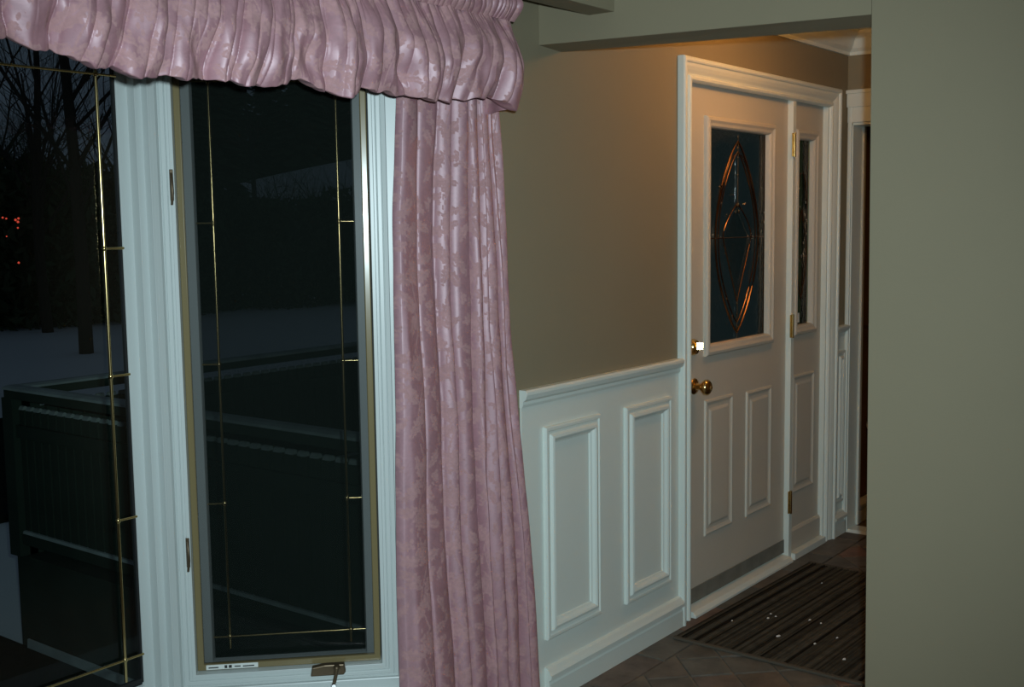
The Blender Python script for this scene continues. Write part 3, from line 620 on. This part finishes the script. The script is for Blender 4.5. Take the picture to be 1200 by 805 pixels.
for i, p in enumerate(ground):
    r = (.005, .005, .006, .009, .006, .005, .005, .009, .006, .004, .004)[i]; vs = []; n = 7
    for (zz_, k_) in ((0, 1), (.0022, .8), (.0035, .3)):
        for j in range(n):
            c = 2 * PI * j / n; q = r * k_ * random.uniform(.6, 1.2); vs.append((q * math.cos(c) * 1.3, q * math.sin(c) * .8, zz_))
    fs = [(k_ * n + j, k_ * n + (j + 1) % n, (k_ + 1) * n + (j + 1) % n, (k_ + 1) * n + j) for k_ in range(2) for j in range(n)] + [tuple(2 * n + j for j in range(n)), tuple(range(n - 1, -1, -1))]
    tag(G().add(vs, fs).obj('crumb', M['paper'], loc=(p.x, p.y, .0105)), CL[i], 'crumb', 'crumbs on the door mat')
lp = thing('ceiling_lamp', 'warm globe ceiling lamp of the foyer behind the header', 'ceiling lamp', (0.22, -0.62, FZ))
G().lathe([(0, .075), (.012, .075), (.03, .04), (.045, .03)], (0, 0, 0), (0, 0, -1), 24).obj('lamp_base', M['brass'], lp, smooth=True)
G().lathe([(.045, .03), (.06, .055), (.09, .075), (.12, .08), (.15, .07), (.175, .045), (.185, .015)], (0, 0, 0), (0, 0, -1), 24).obj('lamp_shade', M['lampglass'], lp, smooth=True)

# ================================================================== OUTSIDE
# snowy ground with a rise far behind the hedge
n = 110
xs = np.linspace(-70, 150, n)[:, None] * np.ones((1, n)); ys = np.ones((n, 1)) * np.linspace(-10, 150, n)[None, :]
dd = xs * .72 + ys * .69; lat = xs * .69 - ys * .72
t = np.clip((dd - 38) / 50, 0, 1); t = t * t * (3 - 2 * t)
zg = -.5 + 9.5 * t * np.clip((lat + 34) / 40, 0, 1) + .25 * n2(xs / 60, ys / 60, 2, 2, 71, 2) * np.clip((dd - 8) / 12, 0, 1)
inside = (xs > -9) & (xs < 6) & (ys < 4); zg = np.where(inside, np.minimum(zg, -.5), zg)
gr = grid_obj('snow_ground', xs, ys, zg, np.zeros_like(xs), M['snow'])
tag(gr, 'dim blue snow field beyond the windows', 'snow', kind='structure')
def zground(x, y): 
    i = (x + 70) / 220 * (n - 1); j = (y + 10) / 160 * (n - 1); return float(zg[int(np.clip(round(i), 0, n - 1)), int(np.clip(round(j), 0, n - 1))])
# porch deck
g = G(); g.box(-0.93, 4.5, 0.15, 3.06, -0.05, -0.01); tag(g.obj('porch_deck', M['deck']), 'dark wooden porch deck outside the front door', 'deck', kind='structure')
G().box(-0.93, -0.90, 0.2, 3.06, -0.6, -0.05).obj('deck_skirt', M['deck'], bpy.data.objects['porch_deck'])
g = G(); g.prism([(-.942, -.47), (-.93, -.47), (-.93, -.418), (-.938, -.42)], 'y', 0.2, 3.0); g.obj('snow_ridge', M['oldsnow'], bpy.data.objects['porch_deck'])
g = G(); g.box(-5.5, -0.93, 0.6, 5.5, -0.9, -0.46); g.box(-3.5, 6.0, 5.5, 9.5, -0.9, -0.44); tag(g.obj('garden_bed', M['mulch']), 'dark bare garden bed below the bay window', 'garden bed', kind='structure')
def railing(name, label, p0, p1):
    d = Vector((p1[0] - p0[0], p1[1] - p0[1], 0)); Ln = d.length; r = thing(name, label, 'railing', (p0[0], p0[1], 0), math.atan2(d.y, d.x), group='snowy porch railings')
    G().box(-.02, Ln, -.045, .045, .745, .785).obj('top_rail', M['deck'], r)
    g = G(); g.prism([(-.05, .785), (.05, .785), (.045, .795), (.02, .802), (-.02, .802), (-.045, .795)], 'x', -.03, Ln); g.obj('snow_cap', M['oldsnow'], r)
    G().box(0, Ln, -.03, -.012, .56, .62).obj('back_rail', M['deck'], r)
    G().box(0, Ln, -.03, .03, .05, .10).obj('bottom_rail', M['deck'], r)
    g = G(); g.prism([(-.028, .10), (.028, .10), (.022, .112), (-.022, .112)], 'x', 0, Ln); g.obj('snow_strip', M['oldsnow'], r)
    nb = int(Ln / .0665); me = None
    for i in range(nb):
        if me is None:
            me = G().box(-.0275, .0275, -.010, .010, .10, .69).mesh('picket'); me.materials.append(M['deck'])
            ml = G().prism([(-.014, .69), (.014, .69), (.012, .702), (.004, .708), (-.006, .706)], 'x', -.020, .020).mesh('snow_lump'); ml.materials.append(M['oldsnow'])
        o = bpy.data.objects.new('picket', me); COL.objects.link(o); o.parent = r; o.location = (.06 + i * .0665, 0, 0)
        q = bpy.data.objects.new('snow_lump', ml); COL.objects.link(q); q.parent = o
    for x in (0, Ln * .98): G().box(x - .045, x + .045, -.045, .045, -.01, .745).obj('post', M['deck'], r)
railing('porch_railing', 'snow capped porch railing running back towards the house', (-.91, 3.03), (-.91, .35))
railing('porch_railing', 'snow capped porch railing running across behind the corner post', (-.86, 3.03), (4.4, 3.03))
# bare trees
def tree_mesh(seed, H, trunk_r, levels, spread, kids, first):
    rnd = random.Random(seed); g = G()
    def grow(p, d, L, r, lev):
        pts = [p]; rr = [r]; q = p.copy(); dd_ = d.copy(); k = 5 if lev == 0 else 4
        for i in range(k):
            dd_ = (dd_ + Vector((rnd.uniform(-1, 1), rnd.uniform(-1, 1), rnd.uniform(-.3, .7))) * (.06 if lev == 0 else .17)).normalized()
            q = q + dd_ * (L / k); pts.append(q.copy()); rr.append(r * (1 - .6 * (i + 1) / k))
        g.tube(pts, rr, 7 if lev == 0 else (4 if lev < 3 else 3), cap=False)
        if lev >= levels: return
        for c in range(kids[lev]):
            t = rnd.uniform(first if lev == 0 else .25, 1.0); i = min(int(t * k), k - 1); b = pts[i].lerp(pts[i + 1], t * k - i)
            az = rnd.uniform(0, 2 * PI); sd = Vector((math.cos(az), math.sin(az), 0)); ax = (pts[i + 1] - pts[i]).normalized(); sd = (sd - ax * sd.dot(ax)).normalized()
            nd = (ax * math.cos(spread) + sd * math.sin(spread) + Vector((0, 0, .18))).normalized()
            grow(b, nd, L * rnd.uniform(.45, .68), rr[i] * rnd.uniform(.32, .44), lev + 1)
    grow(Vector((0, 0, 0)), Vector((0, 0, 1)), H, trunk_r, 0)
    return g
tm1 = tree_mesh(3, 8, .12, 4, .8, [13, 6, 5, 4], .28).mesh('bare_tree'); tm1.materials.append(M['bark'])
tm2 = tree_mesh(8, 6.5, .12, 4, .66, [13, 6, 5, 4], .10).mesh('bare_tree'); tm2.materials.append(M['bark'])
for (x, y, me, sc, rz, lab) in ((8.88, 19.53, tm2, 1.0, 0, 'bare tree with forked branches behind the picture window'), (7.37, 15.77, tm1, 1.05, 1.2, 'thick trunked bare tree beside the window post'), (11.85, 27.03, tm2, 1.15, 2.1, 'bare tree at the outer edge of the picture window'), (19.52, 32.92, tm1, 1.0, 4.0, 'distant bare tree half hidden by the window post'), (36.04, 45.51, tm1, 1.2, .5, 'bare tree on the snowy rise seen through the casement')):
    o = bpy.data.objects.new('bare_tree', me); COL.objects.link(o); o.location = (x, y, zground(x, y) - .1); o.scale = (sc,) * 3; o.rotation_euler = (0, 0, rz)
    tag(o, lab, 'tree', 'bare trees in the garden')
# hedge of dense shrubs
sm = tree_mesh(15, 2.2, .09, 3, .95, [26, 9, 6], .02)
rs = random.Random(5)
for i in range(2600):         # small evergreen leaves
    a = rs.uniform(0, 2 * PI); h = rs.uniform(.05, 2.5); r = (1.25 - .25 * h / 2.5) * math.sqrt(rs.random()); s_ = rs.uniform(.05, .10)
    c = Vector((r * math.cos(a), r * math.sin(a), h)); u1 = Vector((rs.uniform(-1, 1), rs.uniform(-1, 1), rs.uniform(-1, 1))).normalized(); w1_ = u1.cross(Vector((rs.uniform(-1, 1), .3, rs.uniform(-1, 1)))).normalized()
    g0 = len(sm.v); sm.v += [tuple(c + u1 * s_ * 1.6), tuple(c + w1_ * s_ * .6), tuple(c - u1 * s_ * 1.6), tuple(c - w1_ * s_ * .6)]; sm.f.append((g0, g0 + 1, g0 + 2, g0 + 3))
sm = sm.mesh('hedge_shrub'); sm.materials.append(M['pine'])
hedge = ((8.26, 22.13, 1.4), (9.46, 22.63, 1.5), (9.66, 21.39, 1.35), (10.85, 21.85, 1.45), (11.00, 20.57, 1.3), (12.24, 20.94, 1.25), (12.94, 20.44, 1.15), (14.29, 20.67, 1.1), (14.89, 20.18, 1.0), (14.85, 18.89, 1.05), (16.17, 19.05, 1.0), (16.11, 17.71, 1.1), (17.48, 17.73, 1.1))
hl = ('second', 'third', 'fourth', 'fifth', 'sixth')
for i, (x, y, sc) in enumerate(hedge):
    o = bpy.data.objects.new('hedge_shrub', sm); COL.objects.link(o); o.location = (x, y, zground(x, y) - .05); o.scale = (sc * .85, sc * .85, sc); o.rotation_euler = (0, 0, i * 1.7)
    tag(o, *(('tall dark shrub in the hedge behind the trees at the picture window', 'shrub', 'tall shrubs of the hedge') if i < 6 else ('low dark shrub in the hedge seen through the casement', 'shrub', 'low shrubs of the hedge')))
# conifers on the rise
cg = G()
cg.tube([(0, 0, 0), (0, 0, 9)], [.2, .03], 6)
rs = random.Random(7)
for i in range(34):
    z = .8 + 8.0 * i / 33; R_ = 2.3 * (1 - z / 9.2) + .15
    for kk in range(17):
        a = rs.uniform(0, 2 * PI); e = Vector((math.cos(a) * R_, math.sin(a) * R_, z - .35 * R_)); sd = Vector((-math.sin(a), math.cos(a), 0)) * (.22 * R_ + .06); c0 = Vector((0, 0, z)); mid = c0.lerp(e, .6)
        b0 = len(cg.v); cg.v += [tuple(c0), tuple(mid + sd), tuple(e), tuple(mid - sd), tuple(mid + Vector((0, 0, .12)))]; cg.f += [(b0, b0 + 1, b0 + 4), (b0 + 1, b0 + 2, b0 + 4), (b0 + 2, b0 + 3, b0 + 4), (b0 + 3, b0, b0 + 4)]
cgm = cg.mesh('conifer'); cgm.materials.append(M['pine'])
for i, (x, y, sc) in enumerate(((32.29, 45.93, 1.1), (36.80, 50.04, 1.3), (54.27, 69.37, 1.5), (58.87, 70.73, 1.4), (58.00, 66.17, 1.6), (64.09, 68.69, 1.5), (63.75, 64.82, 1.5), (26.92, 39.95, 1.0), (51.30, 21.92, .7))):
    o = bpy.data.objects.new('conifer', cgm); COL.objects.link(o); o.location = (x, y, zground(x, y) - .2); o.scale = (sc,) * 3; o.rotation_euler = (0, 0, i)
    tag(o, 'dark conifer on the snowy rise seen through the casement' if i < 8 else 'dark conifer beyond the front door glass', 'tree', 'dark conifers on the rise' if i < 8 else 'dark conifers beyond the door')
# red garden lights in the hedge
RL = ('outermost tiny red light at the window edge', 'second tiny red light from the window edge', 'left tiny red light of the upper cluster', 'topmost tiny red light of the cluster', 'brightest tiny red light in the middle of the cluster', 'lowest tiny red light of the cluster', 'lone tiny red light well below the cluster', 'faintest tiny red light, below and left of the cluster')
for i, (x, y, z, r) in enumerate(((8.48, 20.32, 1.80, 0.020), (8.54, 20.29, 1.78, 0.018), (8.69, 20.21, 1.75, 0.024), (8.74, 20.18, 1.78, 0.022), (8.73, 20.19, 1.71, 0.024), (8.72, 20.19, 1.59, 0.018), (8.70, 20.20, 0.88, 0.022), (8.53, 20.30, 1.42, 0.014))):
    o = G().lathe([(-r, r * .3), (-r * .5, r), (r * .5, r), (r, r * .3)], (0, 0, 0), (0, 0, 1), 8).obj('red_light', M['red'], loc=(x, y, z))
    tag(o, RL[i], 'light', 'red lights in the hedge')
